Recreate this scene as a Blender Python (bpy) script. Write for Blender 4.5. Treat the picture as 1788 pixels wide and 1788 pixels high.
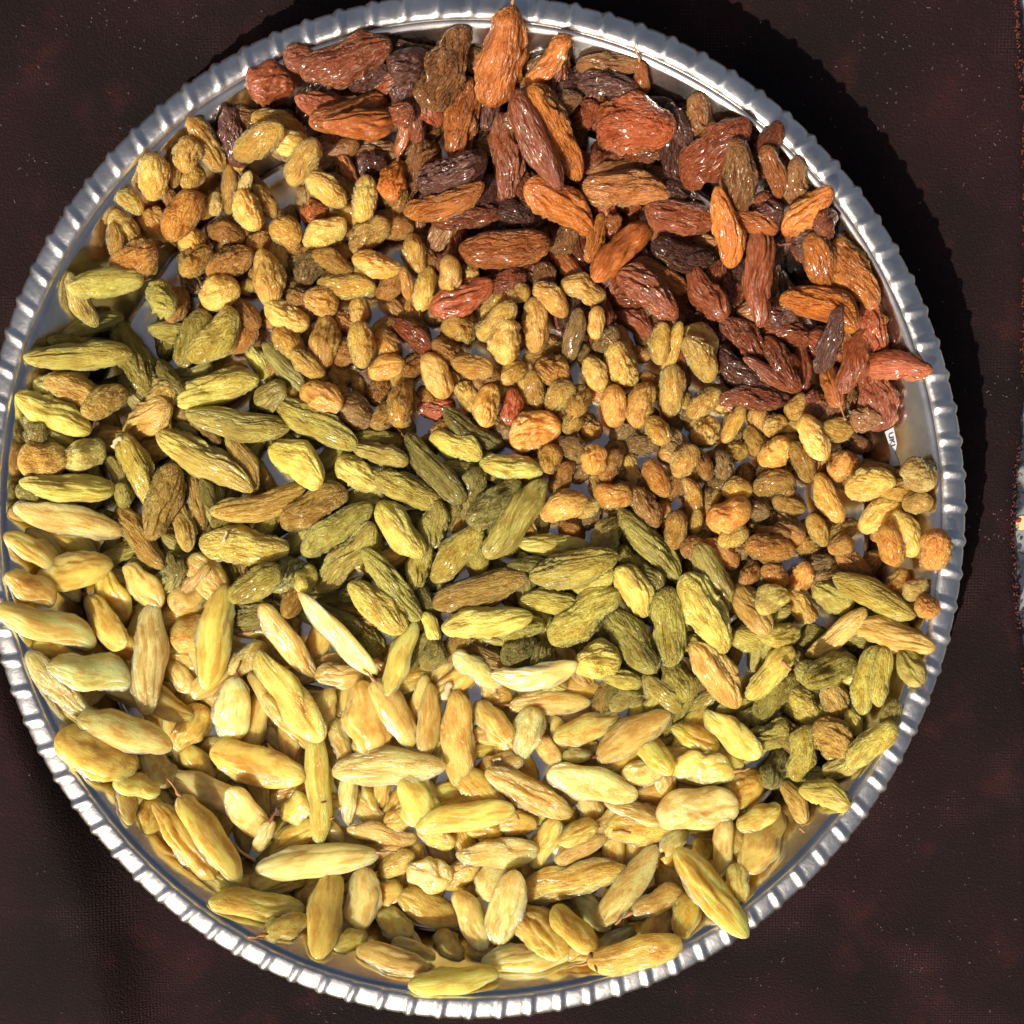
import bpy, bmesh, math, random
import numpy as np
from mathutils import Vector, Matrix, noise, Euler

random.seed(11)
rng = np.random.default_rng(11)
scn = bpy.context.scene
col = scn.collection
for o in list(bpy.data.objects):
    bpy.data.objects.remove(o)

# ------------------------------------------------------------------ camera
CAM = np.array([0.010, -0.040, 0.460])
RX = math.radians(-10.811)
FPX, PPX, PPY, PHOTO = 2695.7, 887.0, 1710.9, 1788.0
cd = bpy.data.cameras.new('camera')
cam = bpy.data.objects.new('camera', cd)
col.objects.link(cam)
cam.location = CAM
cam.rotation_euler = (RX, 0, 0)
cd.sensor_width = 36.0
cd.lens = 36.0 * FPX / PHOTO
cd.shift_x = 0.5 - PPX / PHOTO
cd.shift_y = PPY / PHOTO - 0.5
cd.clip_start = 0.01
cd.clip_end = 50.0
scn.camera = cam
scn.render.resolution_x = 1024
scn.render.resolution_y = 1024

# ------------------------------------------------------------------ light
SUN_AZ = (-0.50, -0.866)          # towards the sun, in plan
SUN_EL = math.radians(44)
w = bpy.data.worlds.new('World')
scn.world = w
w.use_nodes = True
wn = w.node_tree.nodes
sky = wn.new('ShaderNodeTexSky')
sky.sky_type = 'NISHITA'
sky.sun_disc = False
sky.sun_elevation = SUN_EL
sky.air_density = 0.7
sky.dust_density = 6.0
sky.ozone_density = 0.4
sky.sun_rotation = math.atan2(SUN_AZ[0], SUN_AZ[1])
bg = wn['Background']
bg.inputs['Strength'].default_value = 0.068
w.node_tree.links.new(sky.outputs[0], bg.inputs['Color'])
sd = bpy.data.lights.new('sun', 'SUN')
sd.energy = 5.0
sd.angle = math.radians(0.5)
sd.color = (1.0, 0.93, 0.82)
sun = bpy.data.objects.new('sun', sd)
col.objects.link(sun)
sv = Vector((SUN_AZ[0] * math.cos(SUN_EL), SUN_AZ[1] * math.cos(SUN_EL), math.sin(SUN_EL)))
sun.rotation_euler = sv.to_track_quat('Z', 'Y').to_euler()
vs = scn.view_settings
vs.view_transform = 'Standard'
vs.look = 'None'
vs.exposure = 0.28
vs.gamma = 1.0
vs.use_curve_mapping = False
scn.render.engine = 'CYCLES'
try:
    scn.cycles.max_bounces = 6
    scn.cycles.diffuse_bounces = 2
    scn.cycles.glossy_bounces = 3
    scn.cycles.adaptive_threshold = 0.03
except Exception:
    pass

# ------------------------------------------------------------------ helpers
_c, _s = math.cos(RX), math.sin(RX)


def at(px, py, z):
    """point at height z that stands where the photograph's pixel looks"""
    dx, dy, dz = (px - PPX) / FPX, -(py - PPY) / FPX, -1.0
    d = np.array([dx, _c * dy - _s * dz, _s * dy + _c * dz])
    return CAM + d * ((z - CAM[2]) / d[2])


def lin(c):
    return tuple(((v / 255.0) / 12.92 if v / 255.0 <= 0.04045 else ((v / 255.0 + 0.055) / 1.055) ** 2.4) for v in c)


def tag(o, label=None, cat=None, group=None, kind=None):
    if label: o['label'] = label
    if cat: o['category'] = cat
    if group: o['group'] = group
    if kind: o['kind'] = kind
    return o


def obj(name, me, mat=None, parent=None):
    o = bpy.data.objects.new(name, me)
    col.objects.link(o)
    if mat and me: 
        me.materials.clear(); me.materials.append(mat)
    if parent: o.parent = parent
    return o


def mesh(name, v, f, smooth=True):
    me = bpy.data.meshes.new(name)
    me.from_pydata([tuple(p) for p in v], [], f)
    me.update()
    if smooth:
        me.polygons.foreach_set('use_smooth', [True] * len(me.polygons))
    return me


class NT:
    def __init__(s, name):
        s.m = bpy.data.materials.new(name)
        s.m.use_nodes = True
        s.t = s.m.node_tree
        s.b = s.t.nodes['Principled BSDF']

    def n(s, t, **k):
        nd = s.t.nodes.new(t)
        for a, v in k.items(): setattr(nd, a, v)
        return nd

    def l(s, a, b): s.t.links.new(a, b)

    def val(s, sock, v): sock.default_value = v

    def math(s, op, a, b=None, clamp=False):
        nd = s.n('ShaderNodeMath', operation=op)
        nd.use_clamp = clamp
        for i, x in enumerate((a, b)):
            if x is None: continue
            if isinstance(x, (int, float)): nd.inputs[i].default_value = x
            else: s.l(x, nd.inputs[i])
        return nd.outputs[0]

    def mix(s, fac, a, b, mode='MIX'):
        nd = s.n('ShaderNodeMix', data_type='RGBA', blend_type=mode)
        for i, x in ((0, fac), (6, a), (7, b)):
            if isinstance(x, (int, float)): nd.inputs[i].default_value = x
            elif isinstance(x, tuple): nd.inputs[i].default_value = (*x[:3], 1)
            else: s.l(x, nd.inputs[i])
        return nd.outputs[2]

    def noise(s, vec, scale, detail=3, rough=0.5, w=None):
        nd = s.n('ShaderNodeTexNoise')
        if w is not None:
            nd.noise_dimensions = '4D'; s.l(w, nd.inputs['W'])
        s.l(vec, nd.inputs['Vector'])
        nd.inputs['Scale'].default_value = scale
        nd.inputs['Detail'].default_value = detail
        nd.inputs['Roughness'].default_value = rough
        return nd.outputs['Fac']

    def mapping(s, vec, scale=(1, 1, 1)):
        nd = s.n('ShaderNodeMapping')
        s.l(vec, nd.inputs[0]); nd.inputs['Scale'].default_value = scale
        return nd.outputs[0]

    def ramp(s, f, stops):
        nd = s.n('ShaderNodeMapRange'); nd.interpolation_type = 'SMOOTHSTEP'
        s.l(f, nd.inputs[0]); nd.inputs[1].default_value = stops[0]; nd.inputs[2].default_value = stops[1]
        return nd.outputs[0]

    def bump(s, h, strength, dist, nrm=None):
        nd = s.n('ShaderNodeBump')
        nd.inputs['Strength'].default_value = strength
        nd.inputs['Distance'].default_value = dist
        s.l(h, nd.inputs['Height'])
        if nrm: s.l(nrm, nd.inputs['Normal'])
        return nd.outputs[0]


# ------------------------------------------------------------------ materials
def raisin_mat(name, rough, sss, wr, spots, blotch, spec=0.5, coat=0.0, sc=0.0026, meth='BURLEY', sx=2.3, rad=(1.0, 0.70, 0.24), trans=0.0):
    k = NT(name)
    oi = k.n('ShaderNodeObjectInfo')
    tc = k.n('ShaderNodeTexCoord').outputs['Object']
    wv = k.math('MULTIPLY', oi.outputs['Random'], 40.0)
    base = oi.outputs['Color']
    n1 = k.noise(k.mapping(tc, (1.6, 1.3, 1.3)), 1.2, 2, 0.55, wv)
    lo = k.mix(1.0, base, (0.80, 0.68, 0.52), 'MULTIPLY')
    hi = k.mix(1.0, base, (1.15, 1.16, 1.18), 'MULTIPLY')
    c = k.mix(k.ramp(n1, (0.36, 0.62)), lo, hi)
    # brown blotches of the skin
    c = k.mix(k.math('MULTIPLY', k.ramp(n1, (0.36, 0.26)), spots), c, blotch)
    # wrinkles running along the fruit, with a pale dusty bloom in patches
    w1 = k.noise(k.mapping(tc, (sx, 3.0, 3.0)), 1.10, 1, 0.6, wv)
    cr = k.ramp(k.math('ABSOLUTE', k.math('SUBTRACT', w1, 0.5)), (0.0, 0.13))
    w2 = k.noise(k.mapping(tc, (sx * 1.5, 4.2, 4.2)), 1.9, 2, 0.6, wv)
    c = k.mix(k.math('MULTIPLY', k.ramp(w2, (0.50, 0.70)), 0.28), c, k.mix(0.5, base, (0.90, 0.76, 0.48)))
    k.l(c, k.b.inputs['Base Color'])
    cr2 = k.ramp(k.math('ABSOLUTE', k.math('SUBTRACT', w2, 0.5)), (0.0, 0.14))
    h = k.math('ADD', k.math('MULTIPLY', cr, 0.8), k.math('MULTIPLY', cr2, 0.45))
    bn = k.bump(h, wr, 0.0020)
    # some skins are smooth, others deeply creased
    k.l(k.math('MULTIPLY', k.math('ADD', k.math('FRACT', k.math('MULTIPLY', oi.outputs['Random'], 7.3)), 0.30), wr), bn.node.inputs['Strength'])
    k.l(bn, k.b.inputs['Normal'])
    k.l(k.math('ADD', k.math('MULTIPLY', w2, 0.40), rough - 0.20), k.b.inputs['Roughness'])
    k.b.inputs['Specular IOR Level'].default_value = spec
    k.b.inputs['Coat Weight'].default_value = coat
    k.b.inputs['Coat Roughness'].default_value = 0.12
    k.b.inputs['Transmission Weight'].default_value = trans
    k.b.inputs['IOR'].default_value = 1.36
    k.b.subsurface_method = meth
    k.b.inputs['Subsurface Weight'].default_value = sss
    k.b.inputs['Subsurface Radius'].default_value = rad
    k.b.inputs['Subsurface Scale'].default_value = sc
    return k.m


MAT = {
    'B': raisin_mat('brown_raisin_skin', 0.30, 0.50, 0.75, 0.6, lin((90, 36, 20)), 0.5, 0.30, 0.0045, 'RANDOM_WALK', 2.0, (1.0, 0.60, 0.24), 0.12),
    'G': raisin_mat('golden_raisin_skin', 0.32, 0.75, 0.85, 0.35, lin((184, 106, 40)), 0.55, 0.18, 0.0060, 'RANDOM_WALK', 2.6, (1.0, 0.78, 0.34), 0.15),
    'E': raisin_mat('green_raisin_skin', 0.34, 0.65, 0.85, 0.28, lin((164, 120, 48)), 0.5, 0.12, 0.0050, 'RANDOM_WALK', 1.9, (1.0, 0.86, 0.36), 0.10),
    'Y': raisin_mat('yellow_raisin_skin', 0.22, 1.00, 0.32, 0.22, lin((214, 154, 60)), 0.55, 0.30, 0.0065, 'RANDOM_WALK', 2.4, (1.0, 0.98, 0.62), 0.14),
}


def metal_mat(name, rough, colr, scratch, bumpd, bs=0.5):
    k = NT(name)
    tc = k.n('ShaderNodeTexCoord').outputs['Object']
    n = k.noise(tc, 90, 5, 0.65)
    n2 = k.noise(tc, 600, 3, 0.6)
    k.l(k.mix(k.ramp(n, (0.35, 0.7)), tuple(v * 0.80 for v in colr), colr), k.b.inputs['Base Color'])
    k.b.inputs['Metallic'].default_value = 1.0
    k.l(k.math('ADD', k.math('MULTIPLY', n, scratch), rough - scratch * 0.5), k.b.inputs['Roughness'])
    nb = k.bump(n, bs, bumpd)
    nb = k.bump(n2, bs * 0.6, bumpd * 0.25, nb)
    k.l(nb, k.b.inputs['Normal'])
    return k.m


M_RIM = metal_mat('rim_aluminium', 0.36, (0.92, 0.87, 0.80), 0.20, 0.0008)
M_WALL = metal_mat('wall_aluminium', 0.20, (0.70, 0.66, 0.61), 0.10, 0.0003, 0.2)


def flat_mat(name, c, rough=0.7):
    k = NT(name)
    tc = k.n('ShaderNodeTexCoord').outputs['Object']
    n = k.noise(tc, 400, 3)
    k.l(k.mix(n, tuple(v * 0.75 for v in c), tuple(min(1, v * 1.2) for v in c)), k.b.inputs['Base Color'])
    k.b.inputs['Roughness'].default_value = rough
    return k.m


M_STEM = flat_mat('dry_stem', lin((170, 120, 72)))
M_STEMDARK = flat_mat('dark_stem', lin((112, 62, 36)))
M_PAPER = flat_mat('white_paper', (0.50, 0.52, 0.54))
M_INK = flat_mat('black_ink', (0.03, 0.03, 0.05))
M_LINT = flat_mat('pale_lint', (0.24, 0.17, 0.16), 0.9)
M_FRINGE = flat_mat('rust_fringe', lin((104, 46, 34)), 0.9)
M_CREAM = flat_mat('cream_print', lin((206, 186, 136)))
M_REDP = flat_mat('red_print', lin((140, 40, 20)))


def cloth_mat():
    k = NT('maroon_velvet')
    tc = k.n('ShaderNodeTexCoord').outputs['Object']
    big = k.noise(tc, 14, 3, 0.55)
    mid = k.noise(tc, 55, 4, 0.6)
    fine = k.noise(tc, 1500, 2, 0.6)
    c = k.mix(k.ramp(big, (0.35, 0.68)), lin((20, 13, 13)), lin((35, 18, 19)))
    c = k.mix(k.math('MULTIPLY', k.ramp(mid, (0.55, 0.75)), 0.55), c, lin((54, 25, 24)))
    # woven thread dots where the pile is worn thin
    wx = k.n('ShaderNodeTexWave', wave_type='BANDS', bands_direction='X')
    wy = k.n('ShaderNodeTexWave', wave_type='BANDS', bands_direction='Y')
    for wv, sc in ((wx, 330), (wy, 390)):
        k.l(tc, wv.inputs['Vector']); wv.inputs['Scale'].default_value = sc
        wv.inputs['Distortion'].default_value = 1.2; wv.inputs['Detail'].default_value = 1
        wv.inputs['Detail Scale'].default_value = 3
    weave = k.math('MULTIPLY', wx.outputs['Fac'], wy.outputs['Fac'])
    worn = k.ramp(k.noise(tc, 24, 3, 0.6), (0.52, 0.70))
    wf = k.math('MULTIPLY', k.math('MULTIPLY', weave, worn), 0.34)
    c = k.mix(wf, c, lin((96, 62, 62)))
    c = k.mix(k.math('MULTIPLY', k.ramp(fine, (0.58, 0.80)), 0.42), c, lin((74, 48, 48)))
    k.l(c, k.b.inputs['Base Color'])
    k.b.inputs['Roughness'].default_value = 0.9
    k.b.inputs['Specular IOR Level'].default_value = 0.15
    k.b.inputs['Sheen Weight'].default_value = 0.04
    k.b.inputs['Sheen Roughness'].default_value = 0.5
    k.b.inputs['Sheen Tint'].default_value = (0.6, 0.35, 0.35, 1)
    nb = k.bump(k.math('ADD', k.math('MULTIPLY', k.math('MULTIPLY', weave, worn), 0.35), fine), 0.8, 0.0007)
    k.l(nb, k.b.inputs['Normal'])
    return k.m


M_CLOTH = cloth_mat()


def print_mat():
    k = NT('printed_sheet_ink')
    tc = k.n('ShaderNodeTexCoord').outputs['Object']
    n = k.noise(tc, 60, 4, 0.6)
    v = k.n('ShaderNodeTexVoronoi'); k.l(tc, v.inputs['Vector']); v.inputs['Scale'].default_value = 75
    dark = k.ramp(v.outputs['Distance'], (0.55, 0.42))
    zone = k.ramp(k.noise(tc, 11, 2), (0.50, 0.56))
    c = k.mix(n, lin((96, 98, 98)), lin((150, 152, 150)))
    c = k.mix(k.math('MULTIPLY', dark, zone), c, lin((40, 42, 46)))
    k.l(c, k.b.inputs['Base Color'])
    k.b.inputs['Roughness'].default_value = 0.5
    return k.m


M_PRINT = print_mat()

# ------------------------------------------------------------------ cloth and what lies under it
EDGE = [(-400, 1768), (0, 1772), (120, 1780), (210, 1787), (330, 1789), (560, 1788), (700, 1784), (800, 1774),
        (900, 1768), (1000, 1771), (1080, 1777), (1150, 1787), (1300, 1795), (2300, 1800)]


def edge_x(py):
    for (a, b), (c, d) in zip(EDGE, EDGE[1:]):
        if a <= py <= c: return b + (d - b) * (py - a) / (c - a)
    return EDGE[0][1] if py < EDGE[0][0] else EDGE[-1][1]


FOLD = [at(x, y, 0)[:2] for x, y in ((-60, 1020), (20, 1240), (95, 1440), (150, 1580), (190, 1760), (205, 1950))]


def cloth_z(x, y):
    z = 0.0012 * noise.noise((x * 14, y * 14, 3.1)) + 0.0006 * noise.noise((x * 45, y * 45, 7.7))
    r = math.hypot(x, y)
    z *= min(1.0, max(0.0, (r - 0.118) / 0.03))
    best = 9
    for a, b in zip(FOLD, FOLD[1:]):
        ab = b - a; p = np.array((x, y)) - a
        t = min(1, max(0, float(p @ ab / (ab @ ab))))
        q = p - ab * t
        sd_ = math.copysign(float(np.hypot(*q)), float(ab[0] * p[1] - ab[1] * p[0]))
        if abs(sd_) < abs(best): best = sd_
    # a soft ridge whose far side drops away from the sun
    if best > 0: f = math.exp(-(best / 0.0105) ** 2)
    else: f = math.exp(-(best / 0.030) ** 2)
    return z + 0.0100 * f * min(1.0, max(0.0, (r - 0.130) / 0.012))


NX, NY = 150, 190
y0, y1 = -0.33, 0.36
vv, ff = [], []
for j in range(NY + 1):
    y = y0 + (y1 - y0) * j / NY
    # photograph row of this line near the right edge
    py = 894 - (y - at(1780, 894, 0)[1]) / (at(1780, 893, 0)[1] - at(1780, 894, 0)[1])
    xr = at(edge_x(py), min(max(py, -400), 2200), 0)[0] + 0.0012 * noise.noise((y * 160, 0, 5)) + 0.0006 * noise.noise((y * 600, 0, 9))
    for i in range(NX + 1):
        x = -0.36 + (xr + 0.36) * (i / NX)
        vv.append((x, y, cloth_z(x, y) + 0.0012))
for j in range(NY):
    for i in range(NX):
        a = j * (NX + 1) + i
        ff.append((a, a + 1, a + NX + 2, a + NX + 1))
# turned-down right edge
base = len(vv)
for j in range(NY + 1):
    p = vv[j * (NX + 1) + NX]
    vv.append((p[0] + 0.0004, p[1], -0.001))
for j in range(NY):
    a = j * (NX + 1) + NX
    ff.append((a, base + j, base + j + 1, a + NX + 1))
cloth = obj('velvet_cloth', mesh('velvet_cloth', vv, ff), M_CLOTH)
tag(cloth, kind='structure')


def tube(path, rad, n=5):
    """closed tapered tube as (verts, faces)"""
    v, f = [], []
    P = [Vector(p) for p in path]
    for i, p in enumerate(P):
        t = (P[min(i + 1, len(P) - 1)] - P[max(i - 1, 0)]).normalized()
        a = t.cross(Vector((0.31, 0.2, 0.93)))
        if a.length < 1e-4: a = t.cross(Vector((1, 0, 0)))
        a.normalize(); b = t.cross(a)
        r = rad[i] if isinstance(rad, (list, tuple)) else rad
        for k in range(n):
            q = 2 * math.pi * k / n
            v.append(p + (a * math.cos(q) + b * math.sin(q)) * r)
    for i in range(len(P) - 1):
        for k in range(n):
            f.append((i * n + k, i * n + (k + 1) % n, (i + 1) * n + (k + 1) % n, (i + 1) * n + k))
    f.append(tuple(range(n - 1, -1, -1)))
    f.append(tuple((len(P) - 1) * n + k for k in range(n)))
    return v, f


def join(parts):
    V, F = [], []
    for v, f in parts:
        b = len(V); V += [tuple(p) for p in v]; F += [tuple(i + b for i in q) for q in f]
    return V, F


# rust-coloured cut edge of the pile
parts = []
for j in range(600):
    py = random.uniform(-20, 1300)
    d = noise.noise((py * 0.012, 2.2, 0))
    if d < -0.12 and random.random() < 0.85: continue
    p = Vector(at(edge_x(py) + random.gauss(-1, 2.2), py, 0.001))
    p.z = random.uniform(0.0005, 0.0022)
    L = random.uniform(0.0004, 0.0011)
    dr = Vector((random.uniform(-0.4, 1), random.uniform(-1, 1), random.uniform(0.0, 1.0))).normalized()
    mid = p + dr * L * 0.5 + Vector((0, 0, 0.0002))
    parts.append(tube([p, mid, p + dr * L], [0.00016, 0.00015, 0.00006], 4))
fr = obj('frayed_edge', mesh('frayed_edge', *join(parts)), M_FRINGE, cloth)
tag(fr, 'rust coloured frayed pile along the right cloth edge', kind='stuff')

# printed sheet that shows beyond the cloth edge
bm = bmesh.new()
xa, xb = at(1700, 894, 0)[0], at(1788, 894, 0)[0] + 0.10
vsx = [bm.verts.new((x, y, z)) for z in (-0.0030, -0.0016) for (x, y) in ((xa, y0), (xb, y0), (xb, y1), (xa, y1))]
for f in ((3, 2, 1, 0), (4, 5, 6, 7), (0, 1, 5, 4), (1, 2, 6, 5), (2, 3, 7, 6), (3, 0, 4, 7)):
    bm.faces.new([vsx[i] for i in f])
me = bpy.data.meshes.new('printed_sheet'); bm.to_mesh(me); bm.free()
sheet = obj('printed_sheet', me, M_PRINT)
tag(sheet, 'pale grey printed sheet with black marks peeking out beyond the right cloth edge', 'printed sheet')


def disc(cx, cy, rx, ry, z, n=28):
    v = [(cx + rx * math.cos(2 * math.pi * k / n), cy + ry * math.sin(2 * math.pi * k / n), z) for k in range(n)]
    return v, [tuple(range(n))]


p = at(1781, 913, -0.0012)
ov = obj('cream_spot', mesh('cream_spot', *disc(p[0] + 0.0006, p[1], 0.0021, 0.0020, -0.0012), smooth=False), M_CREAM, sheet)
p2 = at(1777, 909, -0.0009)
obj('red_dot', mesh('red_dot', *disc(p2[0] + 0.0002, p2[1], 0.0008, 0.0006, -0.0008), smooth=False), M_REDP, ov)
for (x, y, rx, ry) in ((1784, 716, 6, 9), (1785, 874, 5, 14), (1783, 940, 3, 3), (1780, 955, 4, 5), (1784, 972, 5, 6), (1782, 1020, 7, 22), (1786, 1085, 8, 26)):
    q = at(x, y, -0.0012); s_ = 0.000157
    obj('dark_print', mesh('dark_print', *disc(q[0], q[1], rx * s_, ry * s_, -0.0012, 9), smooth=False), M_INK, sheet)

# lint and dust on the pile
parts = []
cl = [(random.uniform(-60, 1790), random.uniform(-20, 1800), random.uniform(12, 60)) for _ in range(46)]
cl += [(1370, 1690, 40), (1420, 1600, 40), (1600, 1400, 45), (1520, 1770, 60), (1630, 1430, 40), (1720, 260, 30), (1650, 130, 50), (1560, 200, 30), (1510, 60, 40), (1600, 1680, 90)]
for j in range(950):
    if random.random() < 0.55:
        c_ = random.choice(cl); px, py = random.gauss(c_[0], c_[2]), random.gauss(c_[1], c_[2])
    else:
        px, py = random.uniform(-40, 1770), random.uniform(-30, 1820)
    q = at(px, py, 0)
    if math.hypot(q[0], q[1]) < 0.131 or px > edge_x(py) - 6: continue
    z = cloth_z(q[0], q[1]) + 0.0015
    L = random.choice((0.0001, 0.00012, 0.00015, 0.0002, 0.00025, 0.0003, 0.00045)) * random.uniform(0.7, 1.2)
    a = random.uniform(0, 6.28); bnd = random.uniform(-0.4, 0.4)
    P = [(q[0] + L * t * math.cos(a + bnd * t * 2), q[1] + L * t * math.sin(a + bnd * t * 2), z + 0.0001 * abs(t)) for t in (-1, -0.3, 0.3, 1)]
    parts.append(tube(P, random.uniform(0.00005, 0.00010) * (1.3 if L < 0.0002 else 0.8), 4))
lint = obj('lint', mesh('lint', *join(parts)), M_LINT)
tag(lint, 'pale specks of lint scattered over the dark maroon cloth', 'lint', kind='stuff')

# ------------------------------------------------------------------ tray
R_FLOOR, R_WALL, H_RIM, R_OUT, FLOOR = 0.1130, 0.1281, 0.0235, 0.1350, 0.0024
tray = bpy.data.objects.new('metal_tray', None); col.objects.link(tray)
tag(tray, 'round silver aluminium tray with a crimped rim, heaped with raisins', 'tray')


def lathe(prof, n, fn=None):
    v, f = [], []
    for i in range(n):
        a = 2 * math.pi * i / n
        for k, (r, z) in enumerate(prof):
            rr, zz = fn(i / n, k, r, z) if fn else (r, z)
            v.append((rr * math.cos(a), rr * math.sin(a), zz))
    m = len(prof)
    for i in range(n):
        j = (i + 1) % n
        for k in range(m - 1):
            f.append((i * m + k, j * m + k, j * m + k + 1, i * m + k + 1))
    return v, f


fl = [(0.0003, FLOOR), (0.03, FLOOR), (0.06, FLOOR), (0.09, FLOOR), (R_FLOOR - 0.004, FLOOR), (R_FLOOR - 0.0015, FLOOR + 0.0003), (R_FLOOR, FLOOR + 0.0011)]
und = [(r, z - 0.0011) for r, z in reversed(fl)]
v, f = lathe(fl + und, 160)
obj('tray_base', mesh('tray_base', v, f), M_WALL, tray)


def wall_pt(t):
    return (R_FLOOR + (R_WALL - R_FLOOR) * t + 0.0009 * math.sin(t * math.pi) * -0.6, FLOOR + 0.0011 + (H_RIM - FLOOR - 0.0011) * t)


wl = [wall_pt(t / 12) for t in range(13)]
wo = [(r + 0.0009, z - 0.0006) for r, z in reversed(wl)]


def wob(u, k, r, z):
    a = u * 2 * math.pi
    return r + 0.00025 * noise.noise((math.cos(a) * 6, math.sin(a) * 6, z * 60)), z


v, f = lathe(wl + wo, 256, wob)
obj('tray_wall', mesh('tray_wall', v, f), M_WALL, tray)

NC = 96
PER = 14
rim_prof = [(R_WALL - 0.0002, H_RIM - 0.0012), (R_WALL + 0.0002, H_RIM + 0.0000), (R_WALL + 0.0006, H_RIM + 0.0006), (R_WALL + 0.0016, H_RIM + 0.0009),
            (R_WALL + 0.0033, H_RIM + 0.0008), (R_WALL + 0.0047, H_RIM + 0.0005), (R_WALL + 0.0059, H_RIM + 0.0001), (R_OUT - 0.0003, H_RIM - 0.0006),
            (R_OUT, H_RIM - 0.0015), (R_OUT - 0.0006, H_RIM - 0.0020), (R_OUT - 0.0016, H_RIM - 0.0016), (R_WALL + 0.0032, H_RIM - 0.0010), (R_WALL + 0.0010, H_RIM - 0.0016)]
rim_w = [0, 0.12, 0.5, 0.8, 1, 1, 1, 1, 1, 1, 1, 0.9, 0.2]
jit = [random.uniform(-1, 1) for _ in range(NC)]
jit2 = [random.uniform(-1, 1) for _ in range(NC)]


def crimp(u, k, r, z):
    """flat pressed facets parted by narrow rounded ridges that slant across the flange"""
    rad = (r - R_WALL) / (R_OUT - R_WALL)
    ph = (u * NC + 0.16 * rad) % NC
    i = int(ph) % NC
    t = ph - int(ph)
    d = abs(t - 0.5) / 0.5
    ridge = max(0.0, (d - 0.62) / 0.38)
    ridge = math.sin(ridge * math.pi / 2) ** 2
    edge = math.exp(-((d - 0.58) / 0.08) ** 2)
    wgt = rim_w[k]
    lean = (t - 0.5) * (1 - ridge)
    zz = z + wgt * (0.00075 * ridge - 0.00022 * edge + 0.00030 * lean * jit[i] + 0.00016 * jit2[i] * (rad - 0.4))
    rr = r + wgt * rad * (0.00036 * ridge - 0.00020 * edge) + wgt * 0.00010 * jit[i] * (1 - ridge)
    a = u * 2 * math.pi
    zz += 0.0006 * noise.noise((math.cos(a) * 2.2, math.sin(a) * 2.2, 4.4)) * min(1, wgt + 0.3)
    rr += wgt * 0.0004 * noise.noise((math.cos(a) * 3.1, math.sin(a) * 3.1, 8.4))
    return rr, zz


v, f = lathe(rim_prof, NC * PER, crimp)
m_ = len(rim_prof)
f += [((i * m_ + m_ - 1), (((i + 1) % (NC * PER)) * m_ + m_ - 1), (((i + 1) % (NC * PER)) * m_), i * m_) for i in range(NC * PER)]
obj('crimped_rim', mesh('crimped_rim', v, f), M_RIM, tray)

# ------------------------------------------------------------------ raisin meshes (unit half-lengths)
def raisin_mesh(name, seed, deep, fine, low, bend, taper, point, nu=46, nv=100, smoothside=0.0, f1=2.4, f2=4.8, t1=1.4, t2=3.0, sway=0.3):
    V, F = [], []
    o = Vector((seed * 7.31, seed * 3.77, seed * 1.93))
    for i in range(nu + 1):
        t = -math.cos(math.pi * i / nu)
        x = t
        prof = max(0.0, 1 - abs(t) ** point) ** 0.5
        prof *= 1 + taper * t
        for k in range(nv):
            a = 2 * math.pi * k / nv
            ca, sa = math.cos(a), math.sin(a)
            q = Vector((t * 1.0, ca, sa))
            r = 1.0
            r += low * noise.noise(Vector((t * 1.1, ca * 0.9, sa * 0.9)) + o)
            tw = t * 0.5 * math.sin(seed)
            c2, s2 = math.cos(a + tw), math.sin(a + tw)
            wp = 0.22 * noise.noise(Vector((t * 2.0, c2 * 1.5, s2 * 1.5)) + o * 0.7)
            n1 = noise.noise(Vector((t * t1 + wp, c2 * f1 + wp, s2 * f1)) + o * 1.3)
            n2 = noise.noise(Vector((t * t2, c2 * f2 + wp, s2 * f2 + wp)) + o * 2.1)
            n3 = noise.noise(Vector((t * 5.0, c2 * 8.0, s2 * 8.0)) + o * 2.7)
            am = 1.0
            if smoothside:
                am = max(0.12, min(1.0, 0.55 + smoothside * 2.2 * noise.noise(Vector((t * 0.9, ca * 0.7, sa * 0.7)) + o * 3.3)))
            r += am * (deep * (min(1.0, abs(n1) * 3.6) - 0.6) + fine * ((1.0 - min(1.0, abs(n2) * 4.2)) ** 1.3 - 0.3) + fine * 0.2 * n3)
            end = max(0.0, abs(t) - 0.66) / 0.34
            r += end * 0.22 * noise.noise(Vector((t * 3, ca * 2.2, sa * 2.2)) + o * 4.2)
            rr = prof * r
            yy = rr * ca + bend * (t * t - 0.35) + sway * noise.noise(Vector((t * 1.3, 3, 0)) + o * 6.1)
            zz = rr * sa + 0.35 * noise.noise(Vector((t * 1.4, 0, 0)) + o * 5.1)
            V.append((x * (1 - 0.03 * max(0, n1)), yy, zz))
    for i in range(nu):
        for k in range(nv):
            F.append((i * nv + k, i * nv + (k + 1) % nv, (i + 1) * nv + (k + 1) % nv, (i + 1) * nv + k))
    me = mesh(name, V, F)
    return me


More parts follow.
